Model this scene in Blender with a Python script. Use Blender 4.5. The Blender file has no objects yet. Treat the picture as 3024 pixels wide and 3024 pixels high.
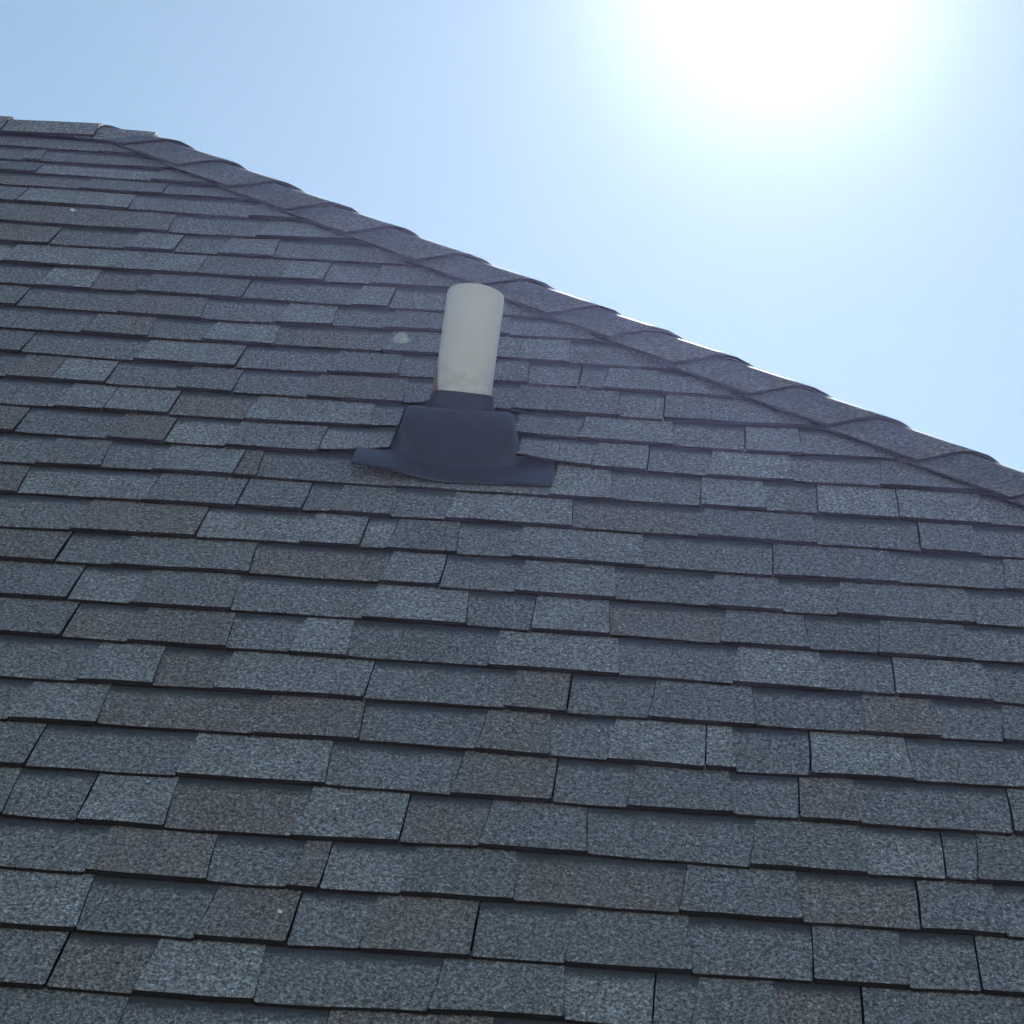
import bpy, bmesh, math, random
from mathutils import Vector, Matrix, noise
random.seed(11)
C = bpy.context.scene.collection
scene = bpy.context.scene

# ------------------------------------------------------------------ camera
# frame of the front roof face seen from the camera (x right, y down, z forward):
# FA runs along the courses, FB down the slope, FN out of the roof, FT is the face's origin
F_PX = 7999.7
FT = Vector((-1.2147529, -0.6923381, 6.4270288))
FA = Vector((0.99761097, 0.06443482, -0.02491000))
FB = Vector((-0.04875372, 0.40121887, -0.91468382))
FN = Vector((0.04894313, -0.91371307, -0.40340179))
S45 = math.sqrt(0.5)                 # the front face rises at 45 degrees
BASE_Z = 5.6                         # height of the face's origin above the ground
FU = (FN - FB) * S45                 # up, in camera axes
FY = FU.cross(FA)
W = Matrix((FA, FY, FU))             # camera axes -> world axes
cam_data = bpy.data.cameras.new('camera')
cam = bpy.data.objects.new('camera', cam_data); C.objects.link(cam)
cam_data.sensor_width = 36; cam_data.sensor_height = 36
cam_data.lens = 36 * F_PX / 3024
cam_data.clip_start = 0.05; cam_data.clip_end = 3000
R = W @ Matrix(((1, 0, 0), (0, -1, 0), (0, 0, -1)))
cam.matrix_world = Matrix.Translation(W @ (-FT) + Vector((0, 0, BASE_Z))) @ R.to_4x4()
scene.camera = cam

# ------------------------------------------------------------------ light
SUN = Vector((0.05752, 0.83698, 0.54421)).normalized()
SUN_EL = math.asin(SUN.z); SUN_AZ = math.atan2(SUN.x, SUN.y)
world = bpy.data.worlds.new('World'); scene.world = world; world.use_nodes = True
nt = world.node_tree; nt.nodes.clear()
def wn(t, **k):
    n = nt.nodes.new(t)
    for a, b in k.items(): setattr(n, a, b)
    return n
def wm(op, a, b=None):
    n = wn('ShaderNodeMath', operation=op)
    for i, v in enumerate((a, b)):
        if v is None: continue
        if isinstance(v, (int, float)): n.inputs[i].default_value = v
        else: nt.links.new(v, n.inputs[i])
    return n.outputs[0]
sky = wn('ShaderNodeTexSky', sky_type='NISHITA', sun_disc=False, sun_elevation=SUN_EL, sun_rotation=SUN_AZ)
sky.air_density = 1.0; sky.dust_density = 0.09; sky.ozone_density = 0.4; sky.altitude = 100
bg = wn('ShaderNodeBackground'); bg.inputs['Strength'].default_value = SKY_STRENGTH = 0.050
tint = wn('ShaderNodeMix', data_type='RGBA', blend_type='MULTIPLY'); tint.inputs['Factor'].default_value = 1
nt.links.new(sky.outputs[0], tint.inputs[6]); tint.inputs[7].default_value = (0.97, 1.04, 0.95, 1)
nt.links.new(tint.outputs[2], bg.inputs['Color'])
# the bright aureole round the sun, which stands just above the frame
tc = wn('ShaderNodeTexCoord'); dt = wn('ShaderNodeVectorMath', operation='DOT_PRODUCT')
nt.links.new(tc.outputs['Generated'], dt.inputs[0]); dt.inputs[1].default_value = SUN
d = wm('MAXIMUM', dt.outputs['Value'], 0.0)
core = wm('MULTIPLY', wm('POWER', d, 620.0), 0.27)
halo = wm('MULTIPLY', wm('POWER', d, 120.0), 0.02)
bg2 = wn('ShaderNodeBackground'); bg2.inputs['Color'].default_value = (0.98, 1.0, 0.95, 1)
nt.links.new(wm('ADD', core, halo), bg2.inputs['Strength'])
ad = wn('ShaderNodeAddShader'); out = wn('ShaderNodeOutputWorld')
nt.links.new(bg.outputs[0], ad.inputs[0]); nt.links.new(bg2.outputs[0], ad.inputs[1])
nt.links.new(ad.outputs[0], out.inputs['Surface'])
sl = bpy.data.lights.new('sun', 'SUN'); sl.energy = 4.5; sl.angle = math.radians(0.5); sl.color = (1, 0.95, 0.88)
so = bpy.data.objects.new('sun', sl); C.objects.link(so); so.location = (0, 0, 30)
so.rotation_euler = (-SUN).to_track_quat('-Z', 'Y').to_euler()
vs = scene.view_settings
vs.view_transform = 'Standard'; vs.look = 'None'; vs.gamma = 1; vs.use_curve_mapping = False
vs.exposure = 1.38
scene.render.engine = 'CYCLES'

# ------------------------------------------------------------------ materials
class Mat:
    def __init__(s, name, rough=0.8, spec=0.5):
        s.m = bpy.data.materials.new(name); s.m.use_nodes = True
        s.t = s.m.node_tree; s.b = s.t.nodes['Principled BSDF']
        s.b.inputs['Roughness'].default_value = rough
        s.b.inputs['Specular IOR Level'].default_value = spec
    def n(s, t, **k):
        n = s.t.nodes.new(t)
        for a, b in k.items():
            if a in n.inputs.keys() if not hasattr(n, a) else False: pass
            setattr(n, a, b)
        return n
    def put(s, sock, v):
        if isinstance(v, (int, float)): sock.default_value = v
        elif isinstance(v, tuple): sock.default_value = v if len(v) == len(sock.default_value) else (*v, 1)
        else: s.t.links.new(v, sock)
    def math(s, op, a, b=None, c=None, clamp=False):
        n = s.n('ShaderNodeMath', operation=op, use_clamp=clamp)
        for i, v in enumerate((a, b, c)):
            if v is not None: s.put(n.inputs[i], v)
        return n.outputs[0]
    def mix(s, f, a, b, mode='MIX'):
        n = s.n('ShaderNodeMix', data_type='RGBA', blend_type=mode)
        s.put(n.inputs['Factor'], f); s.put(n.inputs[6], a); s.put(n.inputs[7], b)
        return n.outputs[2]
    def ramp(s, v, lo, hi, a=0.0, b=1.0):
        n = s.n('ShaderNodeMapRange'); s.put(n.inputs[0], v)
        for i, q in zip((1, 2, 3, 4), (lo, hi, a, b)): n.inputs[i].default_value = q
        return n.outputs[0]
    def noise(s, vec, scale, detail=2.0, rough=0.5, w=None):
        n = s.n('ShaderNodeTexNoise'); s.put(n.inputs['Vector'], vec)
        n.inputs['Scale'].default_value = scale; n.inputs['Detail'].default_value = detail
        n.inputs['Roughness'].default_value = rough
        return n.outputs
    def base(s, c): s.put(s.b.inputs['Base Color'], c)
    def bump(s, h, strength, dist):
        n = s.n('ShaderNodeBump'); n.inputs['Strength'].default_value = strength
        n.inputs['Distance'].default_value = dist; s.put(n.inputs['Height'], h)
        s.t.links.new(n.outputs[0], s.b.inputs['Normal'])

def granules():
    m = Mat('shingle_granules', 0.72, 0.45)
    uv0 = m.n('ShaderNodeUVMap', uv_map='UVMap').outputs[0]
    mp = m.n('ShaderNodeMapping'); m.put(mp.inputs['Vector'], uv0); mp.inputs['Scale'].default_value = (1, 0.7, 1); uv = mp.outputs[0]
    col = m.n('ShaderNodeAttribute', attribute_name='tone').outputs['Color']
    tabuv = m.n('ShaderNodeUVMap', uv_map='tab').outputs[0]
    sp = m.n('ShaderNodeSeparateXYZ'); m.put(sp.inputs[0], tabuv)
    # blends of the three granule colours drift into each other
    big = m.noise(uv, 9.0, 3.0, 0.6)
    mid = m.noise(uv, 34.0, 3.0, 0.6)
    c = m.mix(m.ramp(big[0], 0.40, 0.62, 0.0, 0.50), col, (0.192, 0.192, 0.194))
    c = m.mix(m.ramp(m.noise(uv, 14.0, 3.0, 0.65)[0], 0.48, 0.66, 0.0, 0.55), c, (0.192, 0.170, 0.156))
    # granules
    v1 = m.n('ShaderNodeTexVoronoi'); m.put(v1.inputs['Vector'], uv); v1.inputs['Scale'].default_value = 360
    s1 = m.n('ShaderNodeSeparateXYZ'); m.put(s1.inputs[0], v1.outputs['Color'])
    g = m.ramp(s1.outputs[0], 0, 1, 0.40, 1.60)
    gn = m.noise(uv, 150.0, 2.0, 0.75)[0]
    g = m.math('MULTIPLY', g, m.ramp(gn, 0.28, 0.72, 0.22, 1.80))
    spark = m.ramp(s1.outputs[1], 0.90, 0.95, 0.0, 1.0)
    g = m.math('ADD', g, m.math('MULTIPLY', spark, 1.1))
    cl = m.n('ShaderNodeCombineColor')
    for i in range(3): m.put(cl.inputs[i], g)
    c = m.mix(1.0, c, cl.outputs[0], 'MULTIPLY')
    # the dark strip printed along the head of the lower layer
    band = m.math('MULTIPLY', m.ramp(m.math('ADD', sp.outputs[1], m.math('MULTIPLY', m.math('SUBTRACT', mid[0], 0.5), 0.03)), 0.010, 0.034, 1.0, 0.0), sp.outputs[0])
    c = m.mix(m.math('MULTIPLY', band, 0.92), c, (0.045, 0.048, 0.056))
    # worn, slightly paler patches
    c = m.mix(m.ramp(m.noise(uv, 2.3, 4.0, 0.6)[0], 0.5, 0.75, 0.0, 0.15), c, (0.24, 0.25, 0.25))
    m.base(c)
    m.bump(m.math('ADD', s1.outputs[2], gn), 0.5, 0.0012)
    return m.m
M_GRAN = granules()
def simple(name, col, rough, spec=0.5, nscale=40, var=0.25, bump=0.3, bd=0.001):
    m = Mat(name, rough, spec)
    o = m.n('ShaderNodeTexCoord').outputs['Object']
    nz = m.noise(o, nscale, 4.0, 0.6)[0]
    lo = tuple(x * (1 - var) for x in col); hi = tuple(min(1, x * (1 + var)) for x in col)
    m.base(m.mix(m.ramp(nz, 0.3, 0.7), lo, hi)); m.bump(nz, bump, bd)
    return m.m
M_CUT = simple('asphalt_cut_edge', (0.014, 0.014, 0.015), 0.9, 0.2, 300)
M_DECK = simple('roofing_felt', (0.012, 0.012, 0.013), 0.95, 0.2, 60)
M_BOOT = simple('black_plastic', (0.017, 0.021, 0.030), 0.42, 0.5, 25, 0.25, 0.15, 0.002)
M_RUBBER = simple('black_rubber', (0.018, 0.020, 0.025), 0.7, 0.35, 60)
M_WALL = simple('painted_siding', (0.55, 0.52, 0.46), 0.7, 0.4, 8, 0.06)
M_TRIM = simple('white_trim_paint', (0.75, 0.75, 0.73), 0.5, 0.5, 20, 0.04)
M_GROUND = simple('pale_bounce_ground', (0.40, 0.37, 0.33), 0.9, 0.3, 1.5, 0.12, 0.3, 0.004)  # unseen ground, made pale to bounce sunlight up onto the roof
M_SEAL = simple('brown_sealant', (0.16, 0.10, 0.07), 0.7, 0.4, 120)
M_BIT = simple('pale_grit', (0.75, 0.75, 0.72), 0.7)
M_BLOTCH = simple('pale_blotch', (0.46, 0.48, 0.42), 0.9, 0.2, 160, 0.4)  # pale greenish tone of the small round spot
def pvc():
    m = Mat('weathered_pvc', 0.45, 0.5)
    o = m.n('ShaderNodeTexCoord').outputs['Object']
    nz = m.noise(o, 14, 4.0, 0.6)[0]
    sp = m.n('ShaderNodeSeparateXYZ'); m.put(sp.inputs[0], o)
    c = m.mix(m.ramp(nz, 0.3, 0.7), (0.57, 0.55, 0.48), (0.62, 0.595, 0.52))
    dirt = m.math('MULTIPLY', m.ramp(sp.outputs[2], 0.085, 0.16, 1.0, 0.0), m.ramp(m.noise(o, 45, 4, 0.7)[0], 0.42, 0.65))
    c = m.mix(m.math('MULTIPLY', dirt, 0.35), c, (0.26, 0.21, 0.17))
    m.base(c); m.bump(nz, 0.05, 0.002)
    return m.m
M_PVC = pvc()

TONES = {'L': (0.264, 0.268, 0.262), 'B': (0.194, 0.192, 0.194), 'M': (0.182, 0.184, 0.178), 'N': (0.198, 0.168, 0.152),
         'C': (0.104, 0.106, 0.122)}

# ------------------------------------------------------------------ helpers
def link(name, me, parent=None, mats=()):
    for m in mats: me.materials.append(m)
    o = bpy.data.objects.new(name, me); C.objects.link(o)
    if parent is not None: o.parent = parent
    return o
def empty(name, label, cat, loc=(0, 0, 0)):
    o = bpy.data.objects.new(name, None); C.objects.link(o); o.location = loc
    o['label'] = label; o['category'] = cat
    return o
APEX_V = -0.835; HIP_K = 1.0406; HIP_C = 1.0565
APEX_U = HIP_K * APEX_V + HIP_C
XA = Vector((1, 0, 0)); DB = Vector((0, -S45, -S45)); NB = Vector((0, -S45, S45)); O0 = Vector((0, 0, BASE_Z))
def main(u, v, n=0.0): return O0 + XA * u + DB * v + NB * n
TANQ = S45 / HIP_K; Q = math.atan(TANQ)
APEX = main(APEX_U, APEX_V, 0)
RY = Vector((0, 1, 0)); RD = Vector((math.cos(Q), 0, -math.sin(Q))); RN = Vector((math.sin(Q), 0, math.cos(Q)))
def right(u, v, n=0.0): return APEX + RY * u + RD * v + RN * n     # u = 0 at the apex, grows to the back
def hipu(v): return HIP_K * v + HIP_C

def slab(frame, outline, topn, thick, tone, recess, headv, uvoff=(0, 0), store=None, nb=0):
    """outline: ccw list of (u,v); topn(u,v): height of the upper side; thick: slab thickness.
    Upper side carries granules, the cut sides are bare asphalt."""
    k = len(outline)
    if nb:
        # the first nb points are the butt edge: its upper arris is bevelled to catch a pale line of light
        inner = []
        for i in range(nb):
            u, v = outline[i]
            inner.append((u + (.003 if i == 0 else -.003 if i == nb - 1 else 0), v - .0045))
        V = [frame(u, v, topn(u, v) - (.0012 if i < nb else 0)) for i, (u, v) in enumerate(outline)]
        V += [frame(u, v, topn(u, v) - .0012 - (thick - .0012 if i < nb else thick - .0012)) for i, (u, v) in enumerate(outline)]
        V += [frame(u, v, topn(u, v)) for u, v in inner]
        Fc = [[2 * k + i for i in range(nb)] + list(range(nb, k))]
        mi = [0]
        for i in range(nb - 1): Fc.append([i, i + 1, 2 * k + i + 1, 2 * k + i]); mi.append(0)
        Fc.append([k - 1, 0, 2 * k]); mi.append(0); Fc.append([nb - 1, nb, 2 * k + nb - 1]); mi.append(0)
        Fc += [[i, i + k, (i + 1) % k + k, (i + 1) % k] for i in range(k)] + [list(range(2 * k - 1, k - 1, -1))]
        mi += [1] * (k + 1)
        al = outline + outline + inner
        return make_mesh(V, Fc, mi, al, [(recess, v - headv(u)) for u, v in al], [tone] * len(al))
    V = [frame(u, v, topn(u, v)) for u, v in outline] + [frame(u, v, topn(u, v) - thick) for u, v in outline]
    Fc = [list(range(k))] + [[i, i + k, (i + 1) % k + k, (i + 1) % k] for i in range(k)] + [list(range(2 * k - 1, k - 1, -1))]
    mi = [0] + [1] * (k + 1)
    if store is not None:
        b = len(store['V']); store['V'] += V; store['F'] += [[x + b for x in f] for f in Fc]
        store['mi'] += mi; store['uv'] += outline + outline
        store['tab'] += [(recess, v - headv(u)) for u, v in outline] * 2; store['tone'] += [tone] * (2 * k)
        return None
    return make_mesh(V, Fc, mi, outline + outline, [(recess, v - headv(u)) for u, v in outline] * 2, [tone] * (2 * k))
def make_mesh(V, Fc, mi, uv, tab, tone, smooth=False):
    me = bpy.data.meshes.new('m'); me.from_pydata([tuple(p) for p in V], [], Fc)
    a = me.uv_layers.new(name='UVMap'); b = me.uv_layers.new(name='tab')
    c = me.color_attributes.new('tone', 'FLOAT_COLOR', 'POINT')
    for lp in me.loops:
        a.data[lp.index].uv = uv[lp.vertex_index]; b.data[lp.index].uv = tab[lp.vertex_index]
    for i in range(len(V)): c.data[i].color = (*tone[i], 1)
    for p in me.polygons: p.material_index = mi[p.index]; p.use_smooth = smooth
    me.update()
    return me
def clip_poly(P, inside, cut):
    o = []
    for i in range(len(P)):
        a, b = P[i - 1], P[i]
        ia, ib = inside(a), inside(b)
        if ia != ib: o.append(cut(a, b))
        if ib: o.append(b)
    return o
def hip_clip(P, margin=0.035):
    f = lambda p: hipu(p[1]) - margin - p[0]
    def cut(a, b):
        fa, fb = f(a), f(b); t = fa / (fa - fb); return (a[0] + (b[0] - a[0]) * t, a[1] + (b[1] - a[1]) * t)
    return clip_poly(P, lambda p: f(p) >= 0, cut)

# ------------------------------------------------------------------ the house
house = empty('house', 'house with a steep roof of grey blue and brown asphalt shingles below a capped hip', 'house', (0, 0, 0))
EAVE_V = 4.45; EAVE_Z = main(0, EAVE_V).z; LEFT_U = -7.0
drop = APEX.z - EAVE_Z
xr = APEX.x + drop / TANQ; yf = main(0, EAVE_V).y; yb = APEX.y + drop
zd = 0.020
def v3(x, y, z): return (x, y, z)
V = [v3(LEFT_U, yf, EAVE_Z - zd), v3(xr, yf, EAVE_Z - zd), v3(xr, yb, EAVE_Z - zd), v3(LEFT_U, yb, EAVE_Z - zd),
     v3(LEFT_U, APEX.y, APEX.z - zd * 1.4), v3(APEX.x, APEX.y, APEX.z - zd * 1.4)]
me = bpy.data.meshes.new('roof'); me.from_pydata(V, [], [[0, 1, 5, 4], [1, 2, 5], [2, 3, 4, 5], [3, 0, 4], [3, 2, 1, 0]])
roof = link('roof', me, house, [M_DECK])

def box(name, x0, x1, y0, y1, z0, z1, mat, parent):
    V = [(x, y, z) for x in (x0, x1) for y in (y0, y1) for z in (z0, z1)]
    me = bpy.data.meshes.new(name); me.from_pydata(V, [], [[0, 1, 3, 2], [4, 6, 7, 5], [0, 4, 5, 1], [2, 3, 7, 6], [0, 2, 6, 4], [1, 5, 7, 3]])
    return link(name, me, parent, [mat])
ov = 0.40
box('wall', LEFT_U + ov, xr - ov, yf + ov, yf + ov + .2, 0, EAVE_Z - .05, M_WALL, house)
box('wall', LEFT_U + ov, xr - ov, yb - ov - .2, yb - ov, 0, EAVE_Z - .05, M_WALL, house)
box('wall', LEFT_U + ov, LEFT_U + ov + .2, yf + ov + .2, yb - ov - .2, 0, EAVE_Z - .05, M_WALL, house)
box('wall', xr - ov - .2, xr - ov, yf + ov + .2, yb - ov - .2, 0, EAVE_Z - .05, M_WALL, house)
box('fascia', LEFT_U, xr, yf - .02, yf - .003, EAVE_Z - .2, EAVE_Z - .025, M_TRIM, house)
box('fascia', xr + .003, xr + .02, yf, yb, EAVE_Z - .2, EAVE_Z - .025, M_TRIM, house)

# ---- courses of laminated shingles on the front face.
# Each entry: the butt line as (along, down) points in metres, then the tabs from left to right:
# tone (L pale, B blue grey, M mixed, N brown) + layer (p proud tooth, r lower layer), joint position (g = open gap)
COURSES = [
 ([(-0.1384, -0.6198), (0.2123, -0.612)],
  "Mr 0.118 Br"),
 ([(-0.1119, -0.5013), (0.3286, -0.5024)],
  "Mr -0.054 Bp -0.010 Mr"),
 ([(-0.0894, -0.4006), (0.4428, -0.3874)],
  "Mp -0.000g Lr 0.291 Bp"),
 ([(-0.0645, -0.2888), (0.5247, -0.2841)],
  "Nr 0.131 Mp 0.340 Br"),
 ([(-0.0349, -0.1564), (0.5446, -0.1442), (0.6699, -0.1482)],
  "Bp 0.003g Lp 0.279 Br 0.572 Bp"),
 ([(0.0004, 0.0019), (0.566, 0.0056), (0.8172, -0.0136)],
  "Bp 0.002 Np 0.402 Br 0.516 Br 0.609 Lp"),
 ([(0.0331, 0.1485), (0.5857, 0.1444), (0.9768, 0.1396)],
  "Np 0.146g Br 0.323 Lp 0.437g Br 0.540 Lp 0.670 Br"),
 ([(0.0655, 0.2937), (0.6073, 0.2964), (1.0909, 0.2863)],
  "Lr 0.067g Lp 0.514 Mp 0.706 Lp 0.802g Br 0.910 Bp"),
 ([(0.0971, 0.435), (0.6274, 0.4374), (1.0897, 0.4408), (1.2859, 0.4444)],
  "Mr 0.176 Lp 0.300 Nr 0.402 Bp 0.638g Br 0.881 Lp 0.965g Br"),
 ([(0.1278, 0.5727), (0.6488, 0.5875), (1.0893, 0.5688), (1.4161, 0.5646)],
  "Mp 0.163g Br 0.386 Np 0.569 Br 0.731 Lp 0.855 Br 0.968 Bp 1.239 Br"),
 ([(0.1601, 0.717), (0.6677, 0.7206), (1.0925, 0.7119), (1.5587, 0.7161)],
  "Br 0.332 Np 0.476 Br 0.593 Lp 0.747 Nr 0.975 Bp 1.264 Lp 1.375 Br"),
 ([(0.1904, 0.853), (0.6881, 0.864), (1.224, 0.8497), (1.7186, 0.8524)],
  "Mp 0.233g Mr 0.471 Lp 0.684g Br 0.875 Mp 1.022 Br 1.210 Mp 1.293 Br 1.397g Br 1.447 Bp 1.568 Br"),
 ([(0.2224, 0.9963), (0.7084, 1.0064), (1.2693, 1.001), (1.7379, 1.0037), (1.8669, 0.9927)],
  "Br 0.234 Np 0.326 Lp 0.437g Br 0.584 Mp 0.698g Br 0.850 Np 1.046 Br X 1.207 Mr 1.265 Mp 1.485 Br 1.573g Bp"),
 ([(0.2549, 1.1419), (0.7957, 1.1471), (1.2811, 1.1325), (1.7337, 1.1445), (2.0183, 1.1353)],
  "Br 0.362 Lp 0.461g Lp 0.591g Nr 0.742 Lp 0.994 Br X 1.284 Mr 1.404 Lp 1.595 Br 1.734g Lp 1.848 Br"),
 ([(0.287, 1.2858), (0.8144, 1.2903), (1.3584, 1.2711), (1.7295, 1.2839), (2.1879, 1.2769)],
  "Np 0.313g Br 0.493 Np 0.606g Lr 0.724 Bp 0.905g Lr X 1.293 Lr 1.433 Lp 1.541g Br 1.657 Lp 1.824 Br 1.989 Bp"),
 ([(0.3201, 1.4339), (0.7683, 1.4273), (1.7252, 1.4296), (2.2467, 1.431)],
  "Mr 0.386 Mp 0.510 Br 0.608 Lp 0.761g Np 0.805 Br 1.063 Br 1.356 Lp 1.475 Mr 1.641g Lp 1.766 Mr 1.862g Lp 2.014g Lp 2.184 Br"),
 ([(0.3511, 1.573), (0.851, 1.5703), (1.2867, 1.5653), (1.721, 1.5695), (2.2292, 1.572)],
  "Np 0.382 Lr 0.613 Mp 0.787g Mp 0.907g Br 0.959 Mp 1.071 Br 1.170 Lp 1.405 Nr 1.636 Bp 1.853 Mr 2.042g Bp 2.153 Br"),
 ([(0.3842, 1.7212), (0.8698, 1.714), (1.2941, 1.7118), (1.7164, 1.7212), (2.2115, 1.7146)],
  "Mr 0.510 Np 0.734g Lr 0.921 Lp 1.028g Lr 1.075 Mp 1.202 Br 1.302 Lp 1.538 Mr 1.766g Bp 1.988 Mr 2.178 Bp"),
 ([(0.4146, 1.8574), (0.8877, 1.8503), (1.3013, 1.8561), (1.7121, 1.8646), (2.1933, 1.8621)],
  "Np 0.510g Br 0.608 Mp 0.849 Nr 1.077 Lp 1.181g Mr 1.313 Lp 1.488 Mr 1.651 Bp 1.778 Br 1.873 Bp 2.111 Br"),
 ([(0.4467, 2.001), (0.9071, 1.9991), (1.3086, 2.0004), (1.7079, 2.0056), (2.1755, 2.0054)],
  "Bp 0.560g Lr 0.667 Mp 0.838 Br 1.061 Lp 1.237 Br 1.346g Lp 1.480 Nr 1.666 Bp 1.817 Mr 1.932 Mp 2.091 Br"),
 ([(0.4778, 2.1405), (0.9259, 2.1431), (1.3157, 2.1429), (1.7036, 2.1487), (2.1573, 2.153)],
  "Mp 0.578g Nr 0.687 Np 0.851 Br 0.955 Lp 1.051 Mr 1.283 Lp 1.498 Br 1.684 Lp 1.836 Br 1.949g Lp 2.109 Br"),
 ([(0.5118, 2.293), (0.9446, 2.286), (1.3231, 2.2889), (1.6994, 2.2906), (2.1407, 2.2864)],
  "Mr 0.633 Lp 0.755 Nr 0.852 Lp 1.093g Br 1.317 Np 1.416g Mr 1.546 Bp 1.717 Br 1.881 Np 2.010 Br 2.109 Mp"),
 ([(0.5429, 2.4319), (0.9628, 2.425), (1.0992, 2.4235), (1.4639, 2.4348), (1.6949, 2.4405), (2.1228, 2.4309)],
  "Mr 0.554 Lp 0.692 Nr 0.934 Np 1.099 Br 1.279 Np 1.395 Br 1.483 Lp 1.634g Lp 1.682 Br 1.796g Lp 1.955 Br"),
 ([(0.5743, 2.573), (0.9814, 2.5672), (1.3373, 2.5732), (1.6909, 2.5761), (2.1048, 2.5767)],
  "Mp 0.611g Br 0.838 Lp 1.062 Br 1.251 Np 1.403g Br 1.515 Mp 1.674 Br 1.772g Np 1.863 Br 2.090g Mp"),
 ([(0.6073, 2.7208), (1.002, 2.7244), (1.32, 2.7159), (1.6865, 2.7209), (2.0874, 2.7173)],
  "Mp 0.609 Br 0.718g Lp 0.846 Nr 1.032 Lp 1.187g Nr 1.302 Bp 1.459 Br 1.694 Mp 1.863 Lr 1.976g Br 2.021 Mp"),
 ([(0.638, 2.8581), (1.02, 2.8621), (1.3515, 2.8553), (1.6824, 2.8599), (2.0697, 2.8598)],
  "Br 0.757 Np 0.928 Br 1.041 Np 1.087g Lr 1.201 Mp 1.359 Nr 1.591 Bp 1.763 Nr 1.927g Bp 2.046 Br"),
 ([(0.6708, 3.0051), (1.0158, 3.0055), (1.359, 3.0042), (1.6888, 3.0077), (2.0517, 3.0053)],
  "Lp 0.774 Br 0.934 Np 1.059g Br 1.158 Np 1.308g Mr 1.436 Mp 1.607 Br 1.770g Bp 1.899 Mr 1.996g Bp"),
 ([(0.7019, 3.1443), (1.0571, 3.1462), (1.3656, 3.1359)],
  "Bp 0.761g Nr 0.875 Lp 1.034 Mr 1.261 Mp 1.438 Lr 1.554g Mr 1.604 Mp 1.719 Nr 1.829g Bp"),
]
EDGE_L = [-0.178, -0.152, -0.129, -0.104, -0.075, -0.04, -0.007, 0.026, 0.057, 0.088, 0.12, 0.15, 0.182, 0.215, 0.247, 0.28, 0.311, 0.344, 0.375, 0.407, 0.438, 0.472, 0.503, 0.534, 0.567, 0.598, 0.631, 0.662]
EDGE_R = [2.495, 2.482, 2.468, 2.456, 2.439, 2.423, 2.405, 2.387, 2.368, 2.353, 2.334, 2.318, 2.301, 2.283, 2.266, 2.247, 2.229, 2.212, 2.193, 2.176, 2.157, 2.141, 2.123, 2.105, 2.087, 2.07, 2.052, 2.036]

def parse(s):
    tabs = []; cur = None; left = None; gap = 0
    toks = s.split(); cuts = []
    seq = []; u = None; g = 0; x = False
    for t in toks:
        if t == 'X': x = True
        elif t[0].isalpha(): seq.append([u, g, t, x]); x = False
        else:
            g = 1 if t.endswith('g') else 0; u = float(t.rstrip('g'))
    return seq
CUT = {7: (1.106, 1.212), 8: (1.048, 1.274), 9: (1.043, 1.285)}      # where shingles are cut round the vent boot
def lerp_line(poly):
    def f(u):
        if u <= poly[0][0]: return poly[0][1]
        for (a, va), (b, vb) in zip(poly, poly[1:]):
            if u <= b: return va + (vb - va) * (u - a) / (b - a)
        return poly[-1][1]
    return f
lines = {k - 5: lerp_line(c[0]) for k, c in enumerate(COURSES)}
KMAX = max(lines)
VB = lines[KMAX](1.5)
for j in range(1, 12):
    vv = VB + .143 * j
    lines[KMAX + j] = (lambda u, vv=vv: vv)
lines[-6] = lambda u: -0.735
stuff = dict(V=[], F=[], mi=[], uv=[], tab=[], tone=[])
rnd = random.Random(5)
def jit(a): return rnd.uniform(-a, a)
ntab = 0
def butt_n(proud): return 0.0045 if proud else 0.0008
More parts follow.
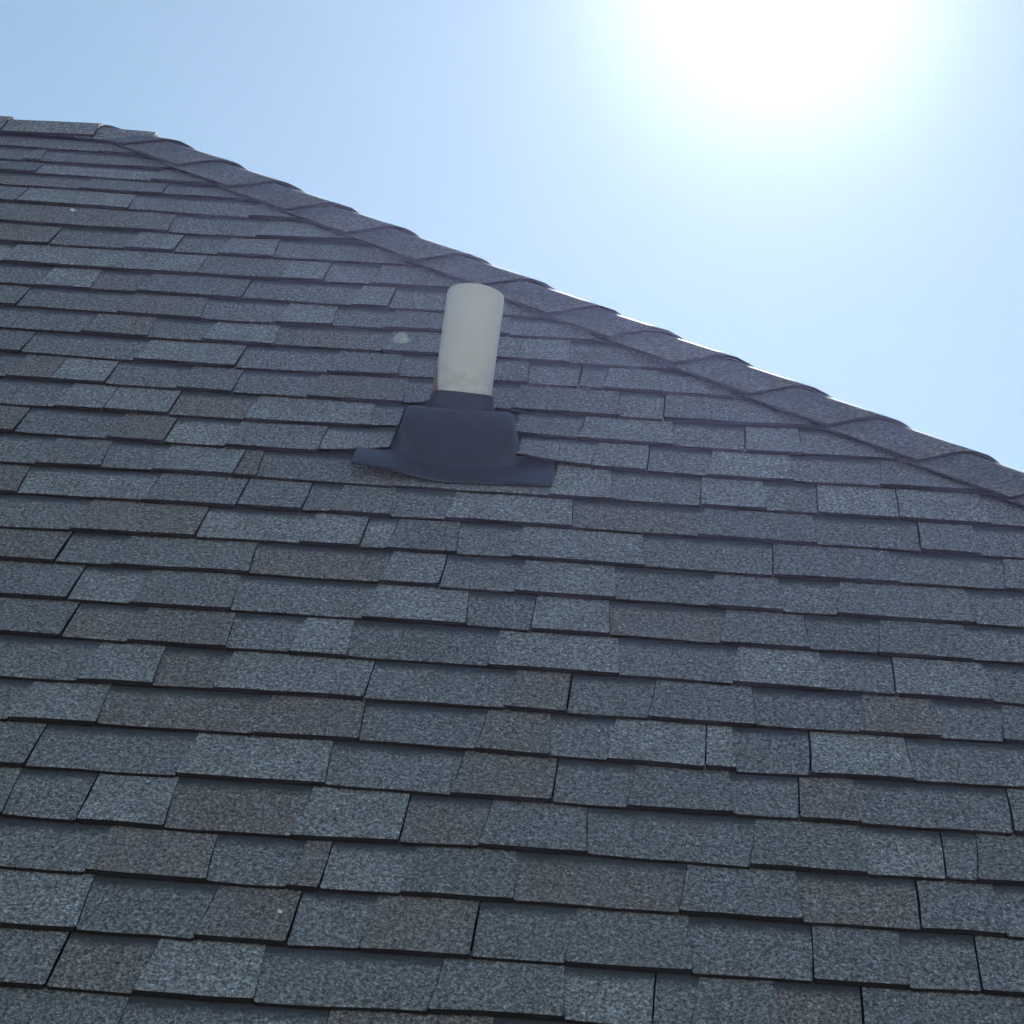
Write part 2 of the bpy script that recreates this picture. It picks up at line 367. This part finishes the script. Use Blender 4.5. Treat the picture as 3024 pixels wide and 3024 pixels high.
def make_tab(k, u0, u1, proud, tone, f0, f1, g0, g1, seen, lift=None, roundcorner=False):
    """one tab of course k between u0 and u1; f0, f1 = how far its sides slant at the head"""
    global ntab
    lo, up = lines[k], lines[k - 1]
    hgt = lo((u0 + u1) / 2) - up((u0 + u1) / 2)
    hn = butt_n(proud) + jit(.0006)
    top_n = -0.0070
    tilt = jit(.0015); ph = jit(3)
    a, b = u0 + g0, u1 - g1
    segs = max(2, int((b - a) / .045)) if seen else 1
    dv = jit(.0012)
    bot = []
    for i in range(segs + 1):
        t = i / segs; u = a + (b - a) * t
        bot.append((u, lo(u) + dv + tilt * (t - .5) + (0.0011 * math.sin(u * 37 + ph) + jit(.0007) if seen else 0)))
    if roundcorner:
        bot = [p for p in bot if p[0] < b - .05] + [(b - .045, lo(b)), (b - .022, lo(b) - .006), (b - .008, lo(b) - .022), (b, lo(b) - .05)]
    else:
        r = .003
        bot[0] = (a + r, bot[0][1]); bot.insert(0, (a, bot[0][1] - r)); bot[-1] = (b - r, bot[-1][1]); bot.append((b, bot[-1][1] - r))
    ua, ub = a + f0, b + f1
    ua += .0060; ub += .0060        # the cuts run a touch out of square
    head = [(ub, up(ub) - .028), (ua, up(ua) - .028)]
    if seen:
        m1 = ((bot[-1][0] + ub) / 2 + jit(.0012), (lo(b) + up(b)) / 2); m0 = ((bot[0][0] + ua) / 2 + jit(.0012), (lo(a) + up(a)) / 2)
        P = bot + [m1] + head + [m0]
    else: P = bot + head
    P0 = list(P); P = hip_clip(P)
    nb = len(bot) if seen and len(P) == len(P0) and all(abs(a[0] - b[0]) < 1e-9 for a, b in zip(P, P0)) else 0
    if len(P) < 3: return
    area = abs(sum(P[i - 1][0] * P[i][1] - P[i][0] * P[i - 1][1] for i in range(len(P)))) / 2
    if area < 2e-4: return
    wob = jit(.0012)
    def topn(u, v):
        t = (lo(u) - v) / max(.02, hgt)
        n = hn + (top_n - hn) * t + wob * math.sin(u * 11 + ph) * (1 - t)
        if lift: n += lift(u) * max(0, 1 - t) ** 1.3
        return n
    jt = 1 + jit(.10); cc = tuple(c * jt for c in tone)
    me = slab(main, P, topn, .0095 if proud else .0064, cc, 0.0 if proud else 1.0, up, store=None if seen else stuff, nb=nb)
    if me is not None:
        o = link('shingle', me, roof, [M_GRAN, M_CUT]); ntab += 1
FL = .009
for k in range(-5, KMAX + 1):
    seq = parse(COURSES[k + 5][1]) if k + 5 < len(COURSES) else []
    # right-hand neighbours beyond the frame or under the hip caps; left ones beyond the frame
    lo = lines[k]
    left_lim = uleft = -0.02 - .0
    # photo-left edge of the course
    tabs = []      # u0,u1,g0,g1,kind,tone,flag
    for i, (u, g, t, x) in enumerate(seq):
        nu = seq[i + 1][0] if i + 1 < len(seq) else None
        tabs.append([u, nu, g, seq[i + 1][1] if i + 1 < len(seq) else 0, t, x, (seq[i + 1][3] if i + 1 < len(seq) else False)])
    first_len = rnd.uniform(.16, .30)
    tabs[0][0] = tabs[0][1] - first_len if tabs[0][1] - first_len < EDGE_L[k + 5] - .02 else EDGE_L[k + 5] - rnd.uniform(.03, .12)
    endu = hipu(lo(0)) + .1
    if k >= 10:
        tabs[-1][1] = max(tabs[-1][0] + rnd.uniform(.12, .25), EDGE_R[k + 5] + .03)
    else: tabs[-1][1] = max(endu, tabs[-1][0] + .1)
    for i, (u0, u1, g0, g1, t, xl, xr_) in enumerate(tabs):
        pr = t[1] == 'p'
        lf = rf = None
        if xr_: u1 = CUT[k][0]
        if xl: u0 = CUT[k][1]
        # slant of shared edges: the proud tooth narrows towards its head
        def fl(a, b, g):
            if g: return 0
            if a == 'p' and b == 'r': return -FL
            if a == 'r' and b == 'p': return FL
            return 0
        f0 = fl(tabs[i - 1][4][1], t[1], g0) if i and not xl else (.004 if xl else 0)
        f1 = fl(t[1], tabs[i + 1][4][1], g1) if i + 1 < len(tabs) and not xr_ else (-.004 if xr_ else 0)
        lift = None
        amp = {7: .001, 8: .006, 9: .017}.get(k, 0)
        if xr_ and amp: lift = lambda u, c=CUT[k][0], A=amp: A * math.exp(-abs(c - u) / .11)
        if xl and amp: lift = lambda u, c=CUT[k][1], A=amp: A * math.exp(-abs(c - u) / .11)
        make_tab(k, u0, u1, pr, TONES[t[0]], f0, f1, .0014 if g0 else .0003, .0014 if g1 else .0003, True, lift, roundcorner=(k == 7 and xr_))
    # the course goes on outside the picture
    u = tabs[0][0]; pr = tabs[0][4][1] == 'p'
    while u > LEFT_U + .05:
        w = rnd.uniform(.09, .30); pr = not pr
        make_tab(k, max(LEFT_U + .01, u - w), u, pr, TONES[rnd.choice('LBBMMNN')], 0, 0, .0004, .0004, False); u -= w
    u = tabs[-1][1]; pr = tabs[-1][4][1] == 'p'
    while u < hipu(lo(0)) + .05:
        w = rnd.uniform(.09, .30); pr = not pr
        make_tab(k, u, u + w, pr, TONES[rnd.choice('LBBMMNN')], 0, 0, .0004, .0004, False); u += w
for k in list(range(KMAX + 1, KMAX + 12)):
    pass
k = KMAX + 1
while k in lines and lines[k](0) < EAVE_V + .03:
    u = LEFT_U + .02; pr = True
    while u < hipu(lines[k](0)):
        w = rnd.uniform(.09, .30); pr = not pr
        vis = (k == KMAX + 1 and u + w > .3 and u < 1.9)
        make_tab(k, u, u + w, pr, TONES[rnd.choice('LBBMMNN')], 0, 0, .0005, .0005, vis); u += w
    k += 1
# narrow top course under the ridge caps
u = LEFT_U + .02; pr = True
lines[-7] = lambda u: -0.86
while u < .2:
    w = rnd.uniform(.12, .30); pr = not pr
    make_tab(-6, u, min(u + w, .22), pr, TONES[rnd.choice('BBM')], 0, 0, .0004, .0004, False); u += w
def store_obj(name, st, parent, label):
    me = make_mesh(st['V'], st['F'], st['mi'], st['uv'], st['tab'], st['tone'])
    o = link(name, me, parent, [M_GRAN, M_CUT]); o['kind'] = 'stuff'
    if label: o['label'] = label
    return o
store_obj('shingle_field', stuff, roof, None)

# ---- the roof face beyond the hip (seen only from beside the photograph's place)
st2 = dict(V=[], F=[], mi=[], uv=[], tab=[], tone=[])
rd_len = drop / math.sin(Q)
def side_course(frame, v0, v1, ua, ub):
    u = ua(v1)
    while u < ub(v1) - .02:
        w = rnd.uniform(.12, .32); pr = rnd.random() < .5
        e = min(u + w, ub(v1))
        hn = .0035 if pr else -.0005
        P = [(u, v1), (e, v1), (min(e, ub(v0 - .028)), v0 - .028), (max(u, ua(v0 - .028)), v0 - .028)]
        if P[2][0] > P[3][0]:
            slab(frame, P, lambda a, b: hn - (v1 - b) / .143 * .0075, .0075 if pr else .0045, tuple(c * (1 + jit(.1)) for c in TONES[rnd.choice('LBBMMNN')]), 0 if pr else 1, lambda a: v0, store=st2)
        u = e
kk = (S45 * math.sin(Q) / S45)           # run along the eave per metre down this face, on each side of the apex
v = .12
while v < rd_len + .1:
    vv = min(v, rd_len + .02)
    side_course(right, vv - .143, vv, lambda q: -q * kk + .04 if q > 0 else 0, lambda q: q * kk - .04 if q > 0 else 0)
    v += .143
store_obj('shingle_field', st2, roof, None)

# ---- hip caps and ridge caps: bent shingles lapped one over the next
def cap(name, p0, p1, d1, d2, half, rad, n1, n2, tone, lift_butt=.0135, lift_head=.002, extra=.05, seed=0, bow=0.0, shear=0.0):
    """a cap shingle folded over the line p0 (head) -> p1 (butt); d1, d2 run down the two faces, n1, n2 out of them"""
    r_ = random.Random(seed)
    ax = (p1 - p0); Lg = ax.length; ax.normalize()
    prof = []
    for i in range(4): prof.append((1, half - (half - rad) * i / 3.0))
    arc = 7
    prof_n = len(prof)
    pts = [(d1 * (half - (half - rad) * i / 3), n1) for i in range(4)]
    for i in range(1, arc):
        t = i / arc
        p = d1 * rad * (1 - t) ** 2 + d2 * rad * t ** 2
        pts.append((p, (n1 * (1 - t) + n2 * t).normalized()))
    pts += [(d2 * (rad + (half - rad) * i / 3), n2) for i in range(4)]
    rows = 5; V = []; uv = []; k = len(pts)
    head = p0 - ax * extra
    wobn = [r_.uniform(-.001, .001) for _ in pts]
    skew = r_.uniform(-.006, .006)
    for side in (0, 1):
        for j in range(rows + 1):
            t = j / rows
            for i, (p, n) in enumerate(pts):
                s = i / (k - 1) - .5
                c = head + ax * ((Lg + extra) * t + (skew * s * 2 if j == rows else 0) + shear * (s + .5) * 2) + p
                hh = lift_head + (lift_butt - lift_head) * t + wobn[i] * t - (.0045 + .002 * t if side else 0)
                ed = .003 * max(0, 1 - i) + .003 * max(0, i - (k - 2))
                V.append(c + n * (hh + .004) + n * (bow * math.sin(math.pi * t)) + Vector((0, 0, 0)) - n * (0 if side else 0) )
                uv.append(((i / (k - 1)) * 2 * half + seed * .37, (Lg + extra) * t + seed * .91))
    Fc = []; mi = []
    off = (rows + 1) * k
    for j in range(rows):
        for i in range(k - 1):
            a = j * k + i
            Fc.append([a, a + 1, a + 1 + k, a + k]); mi.append(0)
            Fc.append([a + off, a + off + k, a + off + 1 + k, a + off + 1]); mi.append(1)
    for i in range(k - 1):
        a = rows * k + i; Fc.append([a, a + 1, a + 1 + off, a + off]); mi.append(1)
        a = i; Fc.append([a + 1, a, a + off, a + 1 + off]); mi.append(1)
    for j in range(rows):
        a = j * k; Fc.append([a, a + k, a + k + off, a + off]); mi.append(1)
        a = j * k + k - 1; Fc.append([a + k, a, a + off, a + k + off]); mi.append(1)
    jt = 1 + r_.uniform(-.1, .1)
    return (V, Fc, mi, uv, [(0, 1)] * len(V), [tuple(c * jt for c in tone)] * len(V))
H2 = Vector((HIP_K, 1)).normalized()                              # hip direction in (u, v)
HD = (XA * H2.x + DB * H2.y)
E1 = (-XA * H2.y + DB * H2.x).normalized()                         # down the front face, square to the hip
E2 = RN.cross(HD).normalized()
if E2.dot(RY) < 0: E2 = -E2
def hip_pt(s):                                                     # s measured along the hip, in the front face's metres
    e = (HIP_C) * -H2.y                                            # signed offset of the hip line
    u = s * H2.x + (-e) * H2.y; v = s * H2.y + e * H2.x
    return main(u, v, .002)
caps_stuff = dict(V=[], F=[], mi=[], uv=[], tab=[], tone=[])
def add_cap(name, g, seen, mats=(M_GRAN, M_CUT)):
    V, Fc, mi, uv, tab, tone = g
    if seen:
        me = make_mesh(V, Fc, mi, uv, tab, tone)
        for p in me.polygons: p.use_smooth = (p.material_index == 0)
        link(name, me, roof, mats)
    else:
        b = len(caps_stuff['V']); caps_stuff['V'] += V; caps_stuff['F'] += [[x + b for x in f] for f in Fc]
        caps_stuff['mi'] += mi; caps_stuff['uv'] += uv; caps_stuff['tab'] += tab; caps_stuff['tone'] += tone
S_APEX = APEX_U * H2.x + APEX_V * H2.y
s_list = [-.309, -.086, .137, .357, .577, .828, 1.044, 1.267, 1.450, 1.655, 1.872, 2.082, 2.308, 2.539, 2.755, 2.97]
prev = S_APEX + .045
for i, s in enumerate(s_list):
    h_ = .150 + jit(.004)
    add_cap('hip_cap', cap('hip_cap', hip_pt(prev), hip_pt(s), E1, E2, h_, .045, NB, RN, TONES['C'] if i % 3 else (.112, .110, .122), seed=i, extra=0 if i == 0 else .05, shear=.050), True)
    prev = s
s_end = (EAVE_V) / H2.y
while prev < 5.6:
    s = prev + .215
    if (hip_pt(s).z < EAVE_Z - .02): break
    add_cap('hip_cap', cap('hip_cap', hip_pt(prev), hip_pt(s), E1, E2, .15, .045, NB, RN, TONES['C'], seed=50 + int(s * 10), shear=.050), False)
    prev = s
# second hip, at the back
E2b = Vector((E2.x, -E2.y, E2.z)); HDb = Vector((HD.x, -HD.y, HD.z)); NBk = Vector((0, S45, S45)); E1b = Vector((E1.x, -E1.y, E1.z))
p = APEX + HDb * .10; first = True
while True:
    q = p + HDb * .215
    if q.z < EAVE_Z: break
    add_cap('hip_cap', cap('hip_cap', p, q, E2b, E1b, .15, .055, RN, NBk, TONES['C'], seed=90 + int(q.z * 10), extra=0 if first else .05), False); p = q; first = False
# ridge caps lap towards the hip; the last ones are seen at the top left
DBk = Vector((0, S45, -S45))
RX = lambda u: Vector((u, APEX.y, APEX.z + .003))
for i, (a, b) in enumerate([(-.125, -.365 + .24 + .212), ]): pass
ends = [.235, .088, -.150, -.385]
for i, e in enumerate(ends):
    st = ends[i + 1] if i + 1 < len(ends) else e - .235
    add_cap('ridge_cap', cap('ridge_cap', RX(st), RX(e) - Vector((0, 0, .006 if i == 0 else 0)), DB, DBk, .138, .04, NB, NBk, TONES['M'] if i < 2 else TONES['N'], lift_butt=(.004, .013, .0155, .017)[i], lift_head=(.0, .007, .007, .007)[i], seed=30 + i), True)
u = ends[-1] - .235
while u > LEFT_U + .2:
    add_cap('ridge_cap', cap('ridge_cap', RX(u - .235), RX(u), DB, DBk, .138, .04, NB, NBk, TONES['M'], seed=130 + int(-u * 10)), False); u -= .235
store_obj('cap_run', caps_stuff, roof, None)

# ------------------------------------------------------------------ vent pipe with its boot
PB = main(1.166, 1.150, 0)
vent = empty('vent_pipe', 'pale beige plastic vent pipe standing in a black flashing boot on the shingled roof', 'vent pipe', PB)
def loc(u, v, n): return main(u, v, n) - PB
# the boot: a thin flange with a wedge shaped hump pressed out of it
def sm(a, b, x):
    t = max(0, min(1, (x - a) / (b - a))); return t * t * (3 - 2 * t)
HL = [(.98, 1.068, 1.270), (1.11, 1.060, 1.277), (1.20, 1.057, 1.286), (1.27, 1.050, 1.294), (1.33, 1.046, 1.296), (1.42, 1.040, 1.300)]
def lim(v, j):
    if v <= HL[0][0]: return HL[0][j]
    for a, b in zip(HL, HL[1:]):
        if v <= b[0]: return a[j] + (b[j] - a[j]) * (v - a[0]) / (b[0] - a[0])
    return HL[-1][j]
def hump(u, v):
    l, r = lim(v, 1), lim(v, 2)
    ridge = (v - .995) / .190 if v < 1.185 else 1 - min(1, (v - 1.185) / .160) ** 2.0
    ridge = max(0, min(1, ridge))
    # sides fall away steeply, with rounded shoulders; the front is rounded in plan
    cu = (l + r) / 2; fr = sm(1.24, 1.36, v)
    l2, r2 = l + fr * .05, r - fr * .05
    s = sm(l2 - .010, l2 + .014, u) * (1 - sm(r2 - .014, r2 + .010, u))
    return .075 * max(0, ridge) * s
FLG = [(.86, .985, 1.362), (1.285, .981, 1.362)]
NU, NV = 64, 56
V = []; uv = []
for side in (0, 1):
    for j in range(NV + 1):
        for i in range(NU + 1):
            tu, tv = i / NU, j / NV
            u = .982 + (1.361 - .982) * tu
            v1 = 1.412 - .018 * tu + .006 * math.sin(tu * math.pi)
            v = .85 + (v1 - .85) * tv
            n = hump(u, v)
            # the plate lies on the course below it, lifted at its near left corner
            base = -.0105 + .0165 * sm(1.18, 1.38, v)
            cor = .028 * sm(.40, 1.0, 1 - tu) ** 1.4 * sm(.55, 1.0, tv)
            base += cor + .0012 * math.sin(u * 31) * sm(1.3, 1.41, v)
            V.append(loc(u, v, n + base - (.003 if side else 0))); uv.append((u, v))
k = NU + 1; off = k * (NV + 1); Fc = []
for j in range(NV):
    for i in range(NU):
        a = j * k + i; Fc.append([a, a + k, a + k + 1, a + 1]); Fc.append([a + off, a + 1 + off, a + k + 1 + off, a + k + off])
for i in range(NU):
    a = NV * k + i; Fc.append([a, a + off, a + off + 1, a + 1]); a = i; Fc.append([a, a + 1, a + 1 + off, a + off])
for j in range(NV):
    a = j * k; Fc.append([a, a + off, a + k + off, a + k]); a = j * k + NU; Fc.append([a, a + k, a + k + off, a + off])
me = bpy.data.meshes.new('boot'); me.from_pydata([tuple(p) for p in V], [], Fc)
for p in me.polygons: p.use_smooth = True
boot = link('boot', me, vent, [M_BOOT])
LEAN = Vector((0.045, 0, 1)).normalized()
def lathe(name, prof, mat, parent, seg=48, slant=0.0):
    V = []; Fc = []
    ex = LEAN.cross(Vector((0, 1, 0))).normalized(); ey = LEAN.cross(ex)
    for r, h in prof:
        for i in range(seg):
            a = 2 * math.pi * i / seg
            q = LEAN * h + ex * r * math.cos(a) + ey * r * math.sin(a)
            V.append(q + LEAN * (slant * q.y))
    for j in range(len(prof) - 1):
        for i in range(seg):
            b = (i + 1) % seg
            Fc.append([j * seg + i, (j + 1) * seg + i, (j + 1) * seg + b, j * seg + b])
    me = bpy.data.meshes.new(name); me.from_pydata([tuple(p) for p in V], [], Fc); me.update()
    bm = bmesh.new(); bm.from_mesh(me); bmesh.ops.recalc_face_normals(bm, faces=bm.faces); bm.to_mesh(me); bm.free()
    for p in me.polygons: p.use_smooth = True
    return link(name, me, parent, [mat])
lathe('collar', [(.083, -.045), (.079, .010), (.073, .042), (.0685, .056), (.0645, .068), (.0620, .082), (.0608, .0865), (.0575, .0870), (.0575, .05)], M_RUBBER, vent, slant=.40)
PT = .302
pipe = lathe('pipe', [(.0565, .01), (.0565, .040), (.0571, .055), (.0575, .12), (.0580, PT - .003), (.0572, PT), (.0530, PT), (.0520, PT - .004), (.0520, PT - .25), (.001, PT - .252)], M_PVC, vent)
# a smear of old brown sealant up the pipe's left side
V = []; Fc = []
sr = random.Random(3)
for j in range(9):
    t = j / 8; h = .070 + .088 * t; w = (.34 * (1 - t) ** .7 + .05)
    for i in range(7):
        a = math.pi + math.radians(20 - 16 * t) + w * (i / 6 - .5) * 1.6
        r = .0583 + (.0040 * math.sin(math.pi * i / 6) * (1 - t * .6)) + sr.uniform(0, .0008)
        V.append(LEAN * (h + sr.uniform(-.002, .002)) + Vector((r * math.cos(a), -r * math.sin(-a) if False else r * math.sin(a), 0)))
for j in range(8):
    for i in range(6):
        a = j * 7 + i; Fc.append([a, a + 1, a + 8, a + 7])
me = bpy.data.meshes.new('sealant'); me.from_pydata([tuple(p) for p in V], [], Fc)
link('sealant_smear', me, vent, [M_SEAL])

# ------------------------------------------------------------------ small things lying on the shingles
def pebble(name, u, v, r, mat, label, cat, flat=.6, n0=0.0):
    bm = bmesh.new(); bmesh.ops.create_icosphere(bm, subdivisions=2, radius=r)
    for q in bm.verts:
        q.co *= 1 + .25 * noise.noise(q.co * 300 + Vector((u, v, 0)) * 50); q.co.z *= flat
    me = bpy.data.meshes.new(name); bm.to_mesh(me); bm.free()
    o = link(name, me, None, [mat]); o.location = main(u, v, n0 + r * flat * .5)
    o.rotation_euler = (math.radians(45), 0, .4); o['label'] = label; o['category'] = cat
    return o
pebble('paint_fleck', .152, -.107, .0060, M_BIT, 'tiny white fleck on a brownish shingle high at the upper left, below the ridge', 'fleck')
pebble('paint_fleck', 1.041, 2.929, .0040, M_BIT, 'tiny white fleck on a brown shingle near the bottom edge, left of centre', 'fleck')
def disc():
    V = [(0, 0, .0012)]; Fc = []; n = 28
    for ring, rr in ((1, .008), (2, .0145), (3, .0165)):
        for i in range(n):
            a = 2 * math.pi * i / n; r = rr * (1 + .06 * math.sin(3 * a + ring) + sr.uniform(-.03, .03))
            V.append((r * math.cos(a), r * math.sin(a), (.0012, .0010, .0)[ring - 1]))
    for i in range(n): Fc.append([0, 1 + i, 1 + (i + 1) % n])
    for q in range(2):
        for i in range(n):
            a = 1 + q * n + i; b = 1 + q * n + (i + 1) % n; Fc.append([a, a + n, b + n, b])
    me = bpy.data.meshes.new('blotch'); me.from_pydata(V, [], Fc)
    o = link('pale_spot', me, None, [M_BLOTCH]); o.location = main(1.010, .637, .0010); o.rotation_euler = (math.radians(45 + 3), 0, 0); o.scale = (1, 2.0, 1)
    o['label'] = 'small round pale greenish spot on a shingle just left of the vent pipe'; o['category'] = 'blotch'
disc()

# ------------------------------------------------------------------ ground
me = bpy.data.meshes.new('ground'); s = 1200
me.from_pydata([(-s, -s, 0), (s, -s, 0), (s, s, 0), (-s, s, 0)], [], [[0, 1, 2, 3]])
g = link('ground', me, None, [M_GROUND]); g['kind'] = 'structure'
print('tabs', ntab)

# ------------------------------------------------------------------ thin blue volume added to stand in for lens glare
m = bpy.data.materials.new('glare_volume'); m.use_nodes = True; t = m.node_tree; t.nodes.clear()
pv = t.nodes.new('ShaderNodeVolumePrincipled'); mo = t.nodes.new('ShaderNodeOutputMaterial')
pv.inputs['Color'].default_value = (0.42, 0.50, 1.0, 1); pv.inputs['Density'].default_value = 0.00075; pv.inputs['Anisotropy'].default_value = 0.85
t.links.new(pv.outputs[0], mo.inputs['Volume'])
h = box('glare_box', -1210, 1210, -1210, 1210, -1.0, APEX.z + .6, m, None); h['kind'] = 'stuff'
